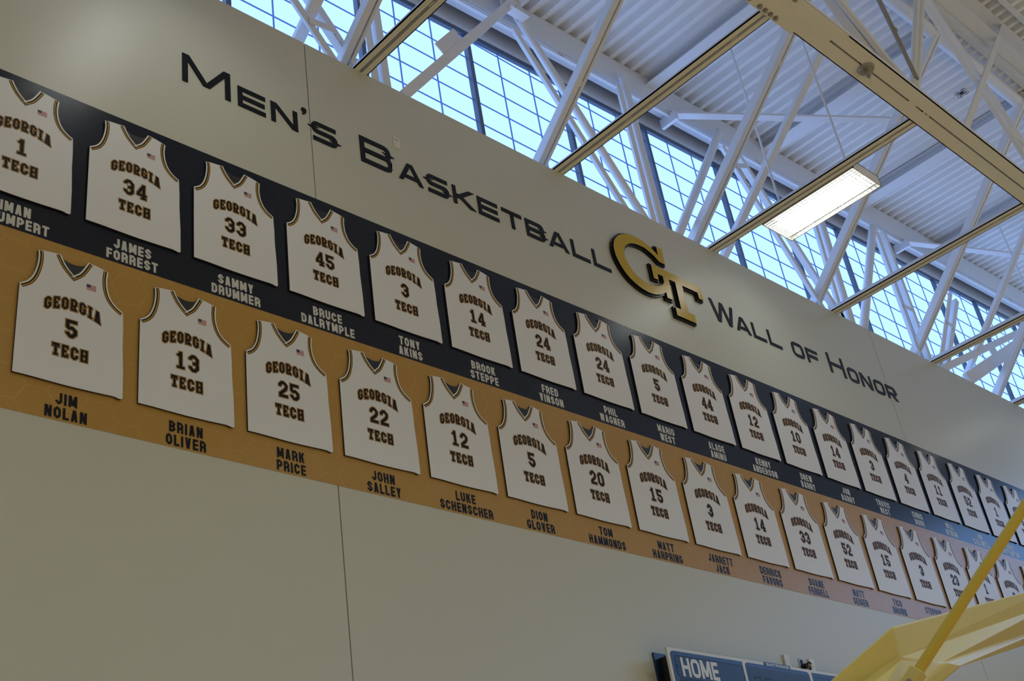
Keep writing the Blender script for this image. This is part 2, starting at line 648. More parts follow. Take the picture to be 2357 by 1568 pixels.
struct(deck_mesh(3.30, 6.56, zdeck, X0, X1).build('ceiling', M['deck']))
struct(deck_mesh(YB, 3.42, zhigh, X0, X1, 0.2025).build('ceiling', M['deck']))

# fascia over the clerestory (trim_1) and the step in the roof (trim_2)
YC = 6.55


def zglass(x):
    return 11.255 + 0.0543 * (x - 6.36)


def slope_box(mb, y0, y1, f0, f1, xa=X0, xb=X1, mi=0):
    vs = []
    for x in (xa, xb):
        vs += [(x, y0, f0(x)), (x, y1, f0(x)), (x, y1, f1(x)), (x, y0, f1(x))]
    return mb.add(vs, [(0, 1, 2, 3), (7, 6, 5, 4), (0, 4, 5, 1), (1, 5, 6, 2), (2, 6, 7, 3), (3, 7, 4, 0)], mi)


mb = MB()
slope_box(mb, YC - 0.03, YC + 0.12, lambda x: zglass(x) + 0.07, lambda x: zdeck(x) + 0.14)
slope_box(mb, YC - 0.05, YC - 0.03, lambda x: zglass(x) + 0.065, lambda x: zglass(x) + 0.125)
struct(mb.build('trim_1', M['fascia']))
mb = MB()
slope_box(mb, 3.28, 3.36, lambda x: zdeck(x) - 0.02, lambda x: zhigh(x) - 0.60)
struct(mb.build('trim_2', M['fascia']))
mb = MB()
slope_box(mb, 6.19, YC + 0.02, lambda x: 9.14, lambda x: 9.20)
struct(mb.build('trim_3', M['wall_plain']))

# clerestory window: daylight panels, grid bars, mullions, head
head = MB()
slope_box(head, YC - 0.045, YC + 0.03, zglass, lambda x: zglass(x) + 0.07)
win = struct(head.build('window_1', M['alu']))
ZB = 9.20
k = -8
while True:
    xa = 4.342 + 1.525 * k
    xb = xa + 1.525
    if xa > X1 - 0.5:
        break
    k += 1
    if xb < X0 + 1:
        continue
    xb = min(xb, X1)
    MB().add([(xa, YC, ZB), (xb, YC, ZB), (xb, YC, zglass(xb)), (xa, YC, zglass(xa))], [(0, 1, 2, 3)]).build('daylight_panel', M['panel'], win)
    g = MB()
    for j in (1, 2):
        xx = xa + 1.525 * j / 3
        g.box((xx - 0.0065, YC - 0.012, ZB), (xx + 0.0065, YC - 0.001, zglass(xx) - 0.001))
    z = 10.095 - 0.3013 * 2
    while z < zglass(xb):
        if z > zglass(xa):     # stop at the sloping head
            xs = xa + (z - zglass(xa)) / 0.0543
        else:
            xs = xa
        g.box((xs, YC - 0.010, z - 0.0065), (xb, YC - 0.001, z + 0.0065))
        z += 0.3013
    g.build('grid_bars', M['gridbar'], win)
    MB().box((xa - 0.027, YC - 0.06, ZB), (xa + 0.027, YC + 0.01, zglass(xa) + 0.01)).build('mullion', M['alu'], win)

# ------------------------------------------------------------------ roof steel
ST = M['steel']
mb = MB()
slope_box(mb, 6.23, 6.245, lambda x: zdeck(x) - 0.39, lambda x: zdeck(x) - 0.004)
slope_box(mb, 6.245, 6.40, lambda x: zdeck(x) - 0.39, lambda x: zdeck(x) - 0.375)
slope_box(mb, 6.245, 6.40, lambda x: zdeck(x) - 0.02, lambda x: zdeck(x) - 0.004)
eave = thing('eave_beam', (8, 6.3, zdeck(8) - 0.39), 'long white channel beam under deck edge above the clerestory glass', 'beam')
eb = mb
for q in eb.v[:]:
    pass
eb.build('channel', ST, eave, (8, 6.3, zdeck(8) - 0.39))
mb = MB()
slope_box(mb, 6.255, 6.295, lambda x: zdeck(x) - 0.455, lambda x: zdeck(x) - 0.43)
for i in range(-4, 10):
    xx = 8.0 + 2 * i + 0.7
    mb.box((xx - 0.03, 6.255, zdeck(xx) - 0.44), (xx + 0.03, 6.295, zdeck(xx) - 0.39))
mb.build('hanger_track', ST, eave, (8, 6.3, zdeck(8) - 0.39))
mb = MB()
slope_box(mb, 3.25, 3.27, lambda x: zhigh(x) - 0.57, lambda x: zhigh(x) - 0.004, X0 + 0.02, X1 - 0.02)
slope_box(mb, 3.10, 3.42, lambda x: zhigh(x) - 0.585, lambda x: zhigh(x) - 0.57, X0 + 0.02, X1 - 0.02)
slope_box(mb, 3.10, 3.42, lambda x: zhigh(x) - 0.02, lambda x: zhigh(x) - 0.004, X0 + 0.02, X1 - 0.02)
g2 = tag(mb.build('step_girder', ST, None, (14, 3.26, zhigh(14) - 0.57)), 'broad pale girder under the raised grey roof at upper right corner', 'beam')
mb = MB()
slope_box(mb, 2.86, 2.92, lambda x: zhigh(x) - 0.075, lambda x: zhigh(x) - 0.002)
tag(mb.build('roof_purlin', ST, None, (14, 2.89, zhigh(14) - 0.07)), 'thin purlin crossing the fluted raised roof beyond the pale girder', 'beam')

TX = [2.805, 5.350, 7.8576, 10.412, 12.956, 15.522, 18.07, 20.62]
TL = ['white roof truss left of the picture edge, landing left of the sign',
      'roof truss whose brown chord lands on wall top over the sign letters B and A',
      'roof truss whose brown chord lands on wall top over the double L of the sign',
      'roof truss beside the lit fluorescent fixture, chord landing right of the gold logo',
      'roof truss landing on wall top right of the logo, above the small word of',
      'roof truss landing on wall top just right of the last sign letter',
      'roof truss at the right picture edge, chord end low beside the glass',
      'roof truss beyond the right picture edge']


def make_truss(x, label):
    t = thing('roof_truss', (x, 6.4, TOP), label, 'truss', 'roof trusses crossing the wall top')
    O = (x, 6.4, TOP)
    for s in (-1, 1):
        mb = MB()
        cx = x + s * 0.042
        mb.box((cx - 0.036, 3.12, TOP), (cx + 0.036, 6.52, TOP + 0.012))
        mb.box((x + s * 0.008 - 0.006 * (s < 0) , 3.12, TOP), (x + s * 0.008 + 0.006 * (s > 0), 6.52, TOP + 0.09))
        mb.box((cx - 0.036 if s < 0 else cx + 0.026, 3.12, TOP), (cx - 0.026 if s < 0 else cx + 0.036, 6.52, TOP + 0.03))
        mb.build('chord_angle', ST, t, O)
    mb = MB()
    for yy in (3.7, 5.0):
        mb.box((x - 0.02, yy, TOP + 0.002), (x + 0.02, yy + 0.07, TOP + 0.05))
    mb.build('spacer', ST, t, O)
    p, q = (x, 6.45, TOP + 0.03), (x, 3.40, zdeck(x) - 0.03)
    MB().bar(p, q, (1, 0, 0), 0.072, 0.12, (-0.047, 0)).build('diagonal_angle', ST, t, O, bevel=0.012)
    MB().bar(p, q, (1, 0, 0), 0.036, 0.12, (0.021, 0)).build('diagonal_angle', ST, t, O, bevel=0.006)
    mb = MB()
    for u in (0.3, 0.62):
        a, b = lerp(p, q, u), lerp(p, q, u + 0.015)
        mb.bar(a, b, (1, 0, 0), 0.03, 0.10, (-0.003, 0))
    mb.build('spacer', ST, t, O)
    mb = MB()
    mb.box((x - 0.12, 3.40, zdeck(x) - 0.16), (x + 0.12, 6.23, zdeck(x) - 0.15))
    mb.box((x - 0.006, 3.40, zdeck(x) - 0.15), (x + 0.006, 6.23, zdeck(x) - 0.0))
    mb.box((x - 0.12, 3.40, zdeck(x) - 0.012), (x + 0.12, 6.23, zdeck(x) - 0.004))
    mb.build('top_chord', ST, t, O)
    mb = MB()
    mb.box((x - 0.008, 3.40, TOP + 0.09), (x + 0.008, 3.46, zdeck(x) - 0.15))
    return t


for x, lb in zip(TX[1:7], TL[1:7]):
    make_truss(x, lb)

# kicker braces: parallel to the truss diagonals
for x, dx, lb in ((4.96, 0.0, 'plain white raking brace left of the first brown chord, rising off the top edge'),
                  (11.24, 0.06, 'pale raking brace behind the lit fixture truss, right of its grey diagonal'),
                  (17.40, 0.0, 'raking brace right of the letters, before the last pale crossbar')):
    p, q = (x, 6.40, 9.66), (x + dx, 3.75, 12.0 + SL * (x - 10.03) + 0.02)
    tag(MB().bar(p, q, (1, 0, 0), 0.11, 0.07).build('raking_brace', ST, None, p, bevel=0.012), lb, 'brace', 'raking roof braces')

# longitudinal truss on the line Y=3.2
YL = 3.208
lt = thing('longitudinal_truss', (10, YL, TOP), 'wide brown bottom chord truss crossing the upper right, parallel to the wall', 'truss')
O = (10, YL, TOP)
for s in (-1, 1):
    mb = MB()
    y0, y1 = (YL - 0.148, YL - 0.010) if s < 0 else (YL + 0.010, YL + 0.148)
    mb.box((X0, y0, TOP - 0.012), (X1, y1, TOP))
    ye = YL - 0.148 if s < 0 else YL + 0.138
    mb.box((X0, ye, TOP - 0.012), (X1, ye + 0.010, TOP + 0.05))
    yi = YL - 0.022 if s < 0 else YL + 0.010
    mb.box((X0, yi, TOP), (X1, yi + 0.012, TOP + 0.15))
    mb.build('chord_angle', ST, lt, O)
MB().box((6.9, YL - 0.150, TOP - 0.024), (8.72, YL - 0.02, TOP - 0.0125)).build('splice_plate', ST, lt, O)
MB().box((6.9, YL + 0.02, TOP - 0.024), (8.23, YL + 0.168, TOP - 0.0125)).build('splice_plate', ST, lt, O)
MB().box((6.9, YL - 0.02, TOP - 0.020), (8.62, YL + 0.02, TOP - 0.0125)).build('splice_plate', ST, lt, O)
MB().box((10.06, YL - 0.02, TOP - 0.008), (10.2, YL + 0.02, TOP + 0.002)).build('spacer', ST, lt, O)
for grp, yy in (((7.30, 7.38, 7.46, 7.54), YL + 0.128), ((7.70, 7.78, 7.86, 7.94), YL + 0.128), ((7.66, 7.74, 7.82, 7.90), YL - 0.115), ((7.26, 7.34), YL - 0.115)):
    for xx in grp:
        mb = MB().tube((xx, yy, TOP - 0.052), (xx, yy, TOP - 0.024), 0.017, 6)
        mb.tube((xx, yy, TOP - 0.030), (xx, yy, TOP - 0.024), 0.026, 12)
        mb.build('bolt', M['bolt'], lt, O)
mb = MB().tube((9.25, YL, TOP - 0.040), (9.25, YL, TOP - 0.012), 0.075, 16, 0.085)
mb.tube((9.25, YL, TOP - 0.11), (9.25, YL, TOP - 0.04), 0.026, 6).tube((9.25, YL, TOP - 0.135), (9.25, YL, TOP - 0.11), 0.013, 8)
mb.build('hanger_bolt', M['bolt'], lt, O)
YM = 3.15


def ext(p, q, k):
    return (p[0] + (q[0] - p[0]) * k, YM, p[1] + (q[1] - p[1]) * k)


n0 = (10.05, YM, 9.40)
MB().bar(n0, ext((10.069, 9.455), (9.125, 10.032), 4.0), (0, 1, 0), 0.05, 0.07).build('web_strut', ST, lt, O, bevel=0.008)
MB().bar((9.99, YM + 0.05, 9.36), ext((9.976, 9.428), (9.183, 10.068), 4.0), (0, 1, 0), 0.10, 0.115, (0.05, 0)).build('web_strut', ST, lt, O, bevel=0.012)
for dx in (0.0, 0.085):
    MB().tube((10.11 + dx, YM, 9.38), ext((10.145 + dx, 9.467), (11.53 + dx * 1.4, 11.57), 1.7), 0.036, 14).build('web_pipe', ST, lt, O, smooth=True)
MB().bar((11.05, YM - 0.07, 9.30), ext((11.089, 9.50), (16.372, 14.559), 0.80), (0, 1, 0), 0.03, 0.085).build('web_strut', ST, lt, O, bevel=0.006)
for (a, b) in (((12.922, 9.959), (11.773, 11.542)), ((13.18, 10.18), (12.05, 11.66))):
    pa = ext(a, b, -0.42)
    pb = ext(a, b, 1.25)
    MB().bar(pa, pb, (0, 1, 0), 0.05, 0.085).build('web_angle', ST, lt, O, bevel=0.006)
mb = MB()
a, b = (12.922, 9.959), (11.773, 11.542)
for kk in (0.1,):
    c0 = ext(a, b, kk)
    mb.box((c0[0] - 0.02, YM - 0.03, c0[2] - 0.05), (c0[0] + 0.30, YM + 0.03, c0[2] + 0.10))
mb.build('spacer', ST, lt, O)
mb = MB()
mb.tube((X0, 3.52, zdeck(X0) - 0.10), (X1, 3.52, zdeck(X1) - 0.10), 0.085, 20)
mb.build('top_pipe', ST, lt, O, smooth=True)
for dx, r in ((0.0, 0.014), (0.045, 0.017)):
    p0 = (10.02 + dx, YM - 0.10, 9.42)
    MB().tube(p0, (9.80 + dx * 1.8, YM - 0.10, 10.75), r, 10).build('conduit', M['conduit'], lt, O, smooth=True)
mb = MB()
mb.box((9.935, YM - 0.12, 10.05), (10.03, YM - 0.08, 10.085))
mb.build('conduit_strap', M['bolt'], lt, O)

# bracing in front of the clerestory (plane Y=6.35)
YP = 6.14
KS = 6.14 / 6.35


def onwall(a, b, lo=9.275):
    """brace end points (x,z) brought to the bracing plane; the lower end stands on the wall top"""
    a, b = [(p[0] * KS, 1.6 + (p[1] - 1.6) * KS) for p in (a, b)]
    if b[1] < a[1]:
        t = (lo - a[1]) / (b[1] - a[1])
        b = (a[0] + (b[0] - a[0]) * t, lo)
    else:
        t = (lo - b[1]) / (a[1] - b[1])
        a = (b[0] + (a[0] - b[0]) * t, lo)
    return a, b


def brace_pipe(a, b, label, r=0.046, base=None):
    a, b = onwall(a, b)
    p, q = (a[0], YP, a[1]), (b[0], YP, b[1])
    t = thing('brace_pipe', q, label, 'brace', 'clerestory bracing')
    MB().tube(p, q, r, 18).build('pipe', ST, t, q, smooth=True)
    d = (Vector(q) - Vector(p)).normalized()
    e = Vector(p) + d * 0.09
    MB().bar(Vector(p) - d * 0.02, e, (0, 1, 0), 0.014, 0.13).build('end_plate', ST, t, q)
    return t


def brace_angles(pairs, label, plates=(0.5,)):
    pairs = [onwall(*p) for p in pairs]
    (a, b) = pairs[0]
    q = (b[0], YP, b[1])
    t = thing('brace_angle_pair' if len(pairs) > 1 else 'brace_angle', q, label, 'brace', 'clerestory bracing')
    for k, (a, b) in enumerate(pairs):
        p, qq = (a[0], YP - 0.02, a[1]), (b[0], YP - 0.02, b[1])
        mb = MB().bar(p, qq, (0, 1, 0), 0.010, 0.085)
        mb.bar(p, qq, (0, 1, 0), 0.075, 0.010, (0.037, 0.038 if k == 0 else -0.038))
        mb.build('angle', ST, t, q)
    mb = MB()
    for u in plates:
        pa = lerp(*pairs[0], u)
        pb = lerp(*pairs[-1], u)
        mb.bar((pa[0], YP - 0.035, pa[1]), (pb[0], YP - 0.035, pb[1]), (0, 1, 0), 0.012, 0.07)
    if len(pairs) > 1:
        mb.build('batten_plate', ST, t, q)
    return t


brace_angles([((4.02, 11.35), (5.75, 9.13)), ((4.27, 11.50), (6.02, 9.18))], 'pair of brace angles falling right at the top left, above sign apostrophe', (0.2, 0.75))
brace_angles([((5.74, 11.7), (5.84, 9.1)), ((5.90, 11.7), (5.98, 9.1))], 'near-vertical brace angle pair partly hidden by the leftmost brown chord', (0.35,))
brace_pipe((8.134, 11.94), (10.03, 9.22), 'brace pipe falling right from the eave joint near the top centre')
brace_angles([((8.02, 11.66), (9.66, 9.25))], 'slim brace angle running just left of the long falling pipe', (0.3, 0.62))
brace_pipe((10.002, 12.03), (10.04, 9.2), 'upright brace pipe left of the gold logo, behind the second brown chord', 0.05)
brace_angles([((9.845, 11.77), (9.885, 9.2))], 'slim upright brace angle just left of the upright pipe', (0.42, 0.7))
brace_pipe((12.036, 12.09), (10.12, 9.35), 'brace pipe leaning right above the gold logo', 0.055)
brace_angles([((11.98, 11.80), (13.62, 9.30)), ((12.28, 11.95), (14.13, 9.30))], 'brace angle pair falling right behind the lit fixture', (0.12, 0.5))
brace_pipe((14.24, 11.9), (14.08, 9.2), 'upright brace pipe right of the lit fixture', 0.055)
brace_angles([((14.03, 11.9), (13.84, 9.2))], 'slim upright brace angle just left of the pipe beside the fixture', (0.5,))
brace_pipe((15.98, 12.05), (14.15, 9.25), 'thick brace pipe leaning right above the letters of the last word', 0.062)
brace_angles([((16.02, 12.1), (15.97, 9.2)), ((16.32, 12.1), (16.30, 9.2))], 'upright brace angle pair with batten, right of thick leaning pipe', (0.6,))
brace_angles([((18.12, 11.55), (16.2, 9.25)), ((18.28, 11.45), (16.42, 9.25))], 'brace angle pair leaning right below the dark eave notch', (0.4,))


def rail(a, b, label, w, dy, plate=None):
    a, b = onwall(a, b, 9.31 if w < 0.15 else 9.36)
    p, q = (a[0], YP - 0.07, a[1]), (b[0], YP - 0.07, b[1])
    t = thing('eave_strut', p, label, 'brace', 'pale struts up to the eave beam')
    MB().bar(p, q, (0, 1, 0), dy, w).build('strut', ST, t, p, bevel=0.004)
    if plate:
        u0, u1, sgn, hh = plate
        pa, pb = lerp(p, q, u0), lerp(p, q, u1)
        MB().bar(pa, pb, (0, 1, 0), 0.012, hh, (-dy / 2, sgn * (w / 2 + hh / 2))).build('tab_plate', ST, t, p)
    return t


st = rail((5.75, 9.13), (8.02, 12.02), 'flat pale strut rising right to the bolted eave joint', 0.105, 0.06, (0.34, 0.50, 1, 0.13))
mb = MB()
mb.box((7.60, 6.10, 11.50), (7.93, 6.115, 11.80)).box((7.62, 6.00, 11.49), (7.92, 6.115, 11.505))
GO = tuple(st.location)
mb.build('gusset_plate', ST, st, GO)
for i, (xx, zz) in enumerate(((7.72, 11.60), (7.80, 11.68), (7.74, 11.74))):
    MB().tube((xx, 6.07, zz), (xx, 6.10, zz), 0.028, 8).build('bolt', M['bolt'], st, GO)
rail((15.70, 9.21), (21.04, 11.755), 'pale crossbar just right of the last long brown chord', 0.11, 0.10)
rail((16.62, 9.28), (21.5, 11.83), 'broad pale crossbar with raised tab near the right picture edge', 0.20, 0.06, (0.33, 0.40, 1, 0.10))

# horizontal roof struts
for p, q, lb in (((10.744, 6.22, 11.64), (13.62, 4.60, 11.80), 'flat level strut from the eave gusset, crossing behind two roof diagonals'),
                 ((16.711, 6.22, 11.96), (19.4, 5.25, 12.10), 'short flat level strut at the eave gusset, right of the fixture')):
    t = thing('roof_strut', p, lb, 'brace', 'level roof struts at the eave')
    MB().bar(p, q, (0, 0, 1), 0.03, 0.11).build('strut', ST, t, p)
    MB().box((p[0] - 0.03, p[1] - 0.05, p[2] - 0.10), (p[0] + 0.02, p[1] + 0.20, p[2] + 0.04)).build('gusset_plate', ST, t, p)

# ------------------------------------------------------------------ fluorescent fixtures
LX, LY0, LY1, LZ, LW = 10.79, 4.15, 5.36, 9.25, 0.575


def make_fixture(x, label):
    t = thing('ceiling_light', (x, (LY0 + LY1) / 2, LZ), label, 'ceiling light', 'hanging fluorescent fixtures')
    O = t.location.copy()
    xa, xb = x - LW / 2, x + LW / 2
    mb = MB()
    th = 0.012
    mb.box((xa, LY0, LZ), (xa + th, LY1, LZ + 0.13)).box((xb - th, LY0, LZ), (xb, LY1, LZ + 0.13))
    mb.box((xa, LY0, LZ), (xb, LY0 + th, LZ + 0.13)).box((xa, LY1 - th, LZ), (xb, LY1, LZ + 0.13))
    mb.box((xa, LY0, LZ + 0.12), (xb, LY1, LZ + 0.135))
    mb.build('housing', M['fix_white'], t, O)
    for f in (0.30, 0.70):
        xx = xa + LW * f
        mb = MB()
        mb.box((xx - 0.075, LY0 + 0.10, LZ + 0.060), (xx + 0.075, LY1 - 0.10, LZ + 0.075))
        mb.build('lamp_tube', M['lamp'], t, O, bevel=0.006)
    mb = MB()
    for f in (0.08, 0.5, 0.92):
        xx = xa + LW * f
        hw = 0.03
        mb.add([(xx - hw, LY0 + 0.013, LZ + 0.115), (xx, LY0 + 0.013, LZ + 0.045), (xx + hw, LY0 + 0.013, LZ + 0.115),
                (xx - hw, LY1 - 0.013, LZ + 0.115), (xx, LY1 - 0.013, LZ + 0.045), (xx + hw, LY1 - 0.013, LZ + 0.115)],
               [(0, 1, 2), (5, 4, 3), (0, 3, 4, 1), (1, 4, 5, 2), (2, 5, 3, 0)])
    mb.build('reflector', M['fix_white'], t, O)
    mb = MB()
    for i in range(1, 12):
        xx = xa + LW * i / 12
        mb.box((xx - 0.0012, LY0 + 0.012, LZ + 0.002), (xx + 0.0012, LY1 - 0.012, LZ + 0.012))
    for i in range(1, 24):
        yy = LY0 + (LY1 - LY0) * i / 24
        mb.box((xa + 0.012, yy - 0.0012, LZ + 0.002), (xb - 0.012, yy + 0.0012, LZ + 0.012))
    mb.build('louver', M['louver'], t, O)
    for yy in (4.32, 5.215):
        mb = MB().tube((x, yy, LZ + 0.13), (x, yy, zdeck(x) + 0.0), 0.013, 10)
        mb.tube((x, yy, zdeck(x) - 0.06), (x, yy, zdeck(x) - 0.03), 0.03, 10).tube((x, yy, zdeck(x) - 0.02), (x, yy, zdeck(x) + 0.0), 0.045, 12)
        mb.build('hanger_rod', ST, t, O, smooth=True)
    return t


make_fixture(LX, 'lit white fluorescent fixture hanging under the roof beside a brown truss chord')
make_fixture(LX - 7.40, 'fluorescent fixture beyond the left picture edge above the sign start')
make_fixture(LX + 7.40, 'fluorescent fixture at right picture edge, only its hanging rod in view')
make_fixture(LX - 14.8, 'fluorescent fixture far beyond the left picture edge')

# ------------------------------------------------------------------ vinyl bands with player names
ZT, ZM, ZL = 7.5849, 6.3609, 5.1323
XN0, XG0, PITCH = 2.0913, 2.4734, 0.780584
ZN, ZG = 6.5947, 5.3576
NAVY = [('1', 'IMAN', 'SHUMPERT'), ('34', 'JAMES', 'FORREST'), ('33', 'SAMMY', 'DRUMMER'), ('45', 'BRUCE', 'DALRYMPLE'), ('3', 'TONY', 'AKINS'),
        ('14', 'BROOK', 'STEPPE'), ('24', 'FRED', 'VINSON'), ('24', 'PHIL', 'WAGNER'), ('5', 'MARIO', 'WEST'), ('44', 'ALADE', 'AMINU'),
        ('12', 'KENNY', 'ANDERSON'), ('10', 'DREW', 'BARRY'), ('14', 'JON', 'BARRY'), ('3', 'TRAVIS', 'BEST'), ('4', 'CHRIS', 'BOSH'),
        ('11', 'WILL', 'BYNUM'), ('52', 'JIM', 'CALDWELL'), ('1', 'JAVARIS', 'CRITTENTON'), ('5', '', '')]
GOLD = [('5', 'JIM', 'NOLAN'), ('13', 'BRIAN', 'OLIVER'), ('25', 'MARK', 'PRICE'), ('22', 'JOHN', 'SALLEY'), ('12', 'LUKE', 'SCHENSCHER'),
        ('5', 'DION', 'GLOVER'), ('20', 'TOM', 'HAMMONDS'), ('15', 'MATT', 'HARPRING'), ('3', 'JARRETT', 'JACK'), ('14', 'DERRICK', 'FAVORS'),
        ('33', 'DUANE', 'FERRELL'), ('52', 'MATT', 'GEIGER'), ('15', 'TICO', 'BROWN'), ('3', 'STEPHON', ''), ('23', '', ''), ('1', '', ''), ('3', '', ''), ('2', '', '')]

BX0, BX1 = -3.0, 24.5
for nm, za, zb, m, row, x0, z0, tm, lb in (
        ('navy_banner', ZM, ZT, 'navy', NAVY, XN0, ZN, 'name_white', 'long glossy navy vinyl band with white names, upper of two wall bands'),
        ('gold_banner', ZL, ZM, 'gold', GOLD, XG0, ZG, 'name_navy', 'long glossy gold vinyl band with black names, lower of two wall bands')):
    b = thing(nm, ((BX0 + BX1) / 2, YF, za), lb, 'banner')
    O = b.location.copy()
    MB().box((BX0, YF - 0.0025, za), (BX1, YF - 0.0005, zb)).build('vinyl_sheet', M[m], b, O)
    for i, (num, l1, l2) in enumerate(row):
        if not l1:
            continue
        xc = x0 + i * PITCH + 0.338
        mb = MB()
        for line, zz in ((l1, -0.121), (l2, -0.213)):
            if not line:
                continue
            wd, gap, hh = 0.0445, 0.0105, 0.077
            tw = text_width(line, wd, gap, 0.0165)
            for i2, q in enumerate(text_quads(line, xc - tw / 2, z0 + zz, wd, hh, 0.0165, 0.012, 1, gap, nI=0.0165)):
                mb.flat(q, YF - 0.0035 - (i2 % 23) * 1.5e-5)
        mb.build('player_name', M[tm], b, O)

# ------------------------------------------------------------------ jersey cut-outs
arm_l = smooth_curve([(0.107, 0.896), (0.111, 0.847), (0.104, 0.778), (0.084, 0.706), (0.053, 0.655), (0.008, 0.623)])
arm_r = smooth_curve([(0.565, 0.893), (0.559, 0.828), (0.565, 0.762), (0.585, 0.703), (0.620, 0.660), (0.670, 0.627)])
neck_in_l = smooth_curve([(0.250, 0.918), (0.266, 0.884), (0.295, 0.837), (0.340, 0.790)])
neck_in_r = smooth_curve([(0.340, 0.790), (0.378, 0.825), (0.409, 0.879), (0.430, 0.922)])
collar_back = smooth_curve([(0.266, 0.886), (0.308, 0.873), (0.351, 0.870), (0.394, 0.880), (0.418, 0.897)])
bottom = smooth_curve([(0.002, 0.012), (0.108, 0.012), (0.311, 0.007), (0.483, 0.009), (0.615, 0.013), (0.646, 0.008), (0.668, 0.006), (0.680, 0.014)], 3)
outline = bottom + [(0.680, 0.20), (0.673, 0.385), (0.674, 0.50), (0.671, 0.602)] + arm_r[::-1] + \
    [(0.531, 0.904), (0.497, 0.911), (0.461, 0.917), (0.430, 0.922)] + collar_back[::-1] + \
    [(0.250, 0.918), (0.223, 0.914), (0.178, 0.909), (0.140, 0.905)] + arm_l + [(0.007, 0.590), (0.004, 0.285)]
JT = 0.016       # panel thickness


def offset_curve(c, d):
    out = []
    n = len(c)
    for i in range(n):
        a = Vector(c[max(0, i - 1)])
        b = Vector(c[min(n - 1, i + 1)])
        t = (b - a).normalized()
        out.append((c[i][0] - t.y * d, c[i][1] + t.x * d))
    return out


def strip(mb, c, d0, d1, y, mi):
    a, b = offset_curve(c, d0), offset_curve(c, d1)
    for i in range(len(c) - 1):
        mb.flat([a[i], a[i + 1], b[i + 1], b[i]], y, mi)


def strips(c, sgn):
    mb = MB()
    strip(mb, c, 0.0, sgn * 0.0105, -JT - 0.0004, 0)
    strip(mb, c, sgn * 0.0100, sgn * 0.0325, -JT - 0.0006, 1)
    strip(mb, c, sgn * 0.0195, sgn * 0.0275, -JT - 0.0009, 2)
    return mb


TM = [M['trim_white'], M['trim_navy'], M['trim_gold']]
LM = [M['ol_brown'], M['trim_gold'], M['trim_navy']]


def lettered(text, x0, z0, Wd, H, w, c, gap, serif=0.0, arch=None, nI=None):
    mb = MB()
    for k, (e, yy) in enumerate(((0.0068, 0.0005), (0.0038, 0.0009), (0.0004, 0.0013))):
        for i2, q in enumerate(text_quads(text, x0, z0, Wd, H, w, c, 1, gap, serif, e, nI)):
            if arch:
                xc, hw, rise = arch
                q = [(a, b + rise * (1 - ((a - xc) / hw) ** 2)) for a, b in q]
            mb.flat(q, -JT - yy - (i2 % 23) * 1.2e-5, k)
    return mb


proto = thing('jersey_panel', (0, 0, 0), 'x', 'jersey panel')
jp = {}
jp['panel'] = MB().prism(outline, -JT, 0.0, 0, 1).build('panel', [M['jersey'], M['edge']], proto)
jp['trim_l'] = strips(arm_l, -1 if offset_curve(arm_l, 0.02)[10][0] < arm_l[10][0] else 1).build('armhole_trim', TM, proto)
jp['trim_r'] = strips(arm_r, 1 if offset_curve(arm_r, 0.02)[10][0] < arm_r[10][0] else -1).build('armhole_trim', TM, proto)
mb = MB()
for c in (neck_in_l, neck_in_r):
    s = 1 if offset_curve(c, 0.02)[5][1] < c[5][1] else -1
    m2 = strips(c, s)
    mb.add(m2.v, [], 0)
    base = len(mb.v) - len(m2.v)
    mb.f += [tuple(i + base for i in f) for f in m2.f]
    mb.m += m2.m
for d0, d1, yy, mi in ((0.0, 0.0105, 0.0004, 0), (0.0100, 0.0325, 0.0006, 1), (0.0195, 0.0275, 0.0009, 2)):   # point of the V
    k = 1.32
    mb.flat([(0.340, 0.790 - d0 * k), (0.340 - d1 * 0.80, 0.790 - d1 * 0.62), (0.340, 0.790 - d1 * k), (0.340 + d1 * 0.72, 0.790 - d1 * 0.72)], -JT - yy, mi)
jp['collar'] = mb.build('collar_trim', TM, proto)
lin = neck_in_l[3:] + neck_in_r[1:-3] + collar_back[::-1]
jp['lining'] = MB().prism(lin, -JT - 0.0003, -JT - 0.0001).build('collar_lining', M['lining'], proto)
mb = MB()
fx0, fx1, fz0, fz1 = 0.424, 0.487, 0.717, 0.759
for i in range(13):
    za = fz0 + (fz1 - fz0) * i / 13
    mb.flat([(fx0, za), (fx1, za), (fx1, za + (fz1 - fz0) / 13), (fx0, za + (fz1 - fz0) / 13)], -JT - 0.0005, 0 if i % 2 == 0 else 1)
mb.flat([(fx0, fz0 + (fz1 - fz0) * 0.46), (fx0 + 0.027, fz0 + (fz1 - fz0) * 0.46), (fx0 + 0.027, fz1), (fx0, fz1)], -JT - 0.0008, 2)
jp['flag'] = mb.build('flag_patch', [M['flag_red'], M['flag_white'], M['flag_blue']], proto)
jp['w1'] = lettered('GEORGIA', 0.1655, 0.489, 0.0405, 0.083, 0.0138, 0.010, 0.0155, 0.007, (0.341, 0.178, 0.042), 0.026).build('arched_lettering', LM, proto)
jp['w2'] = lettered('TECH', 0.2265, 0.1925, 0.0445, 0.083, 0.0145, 0.011, 0.0165, 0.007).build('straight_lettering', LM, proto)
NUM = {}


def number_mesh(n):
    if n not in NUM:
        wd, gap = 0.072, 0.022
        if len(n) == 1:
            mb = lettered(n, 0.340 - wd / 2, 0.337, wd, 0.124, 0.0215, 0.019, gap)
        else:
            ws = 0.072
            tw = 2 * ws + gap
            mb = lettered(n, 0.341 - tw / 2, 0.337, ws, 0.124, 0.0205, 0.018, gap)
        NUM[n] = mb
    return NUM[n]


num_me = {}
first = True


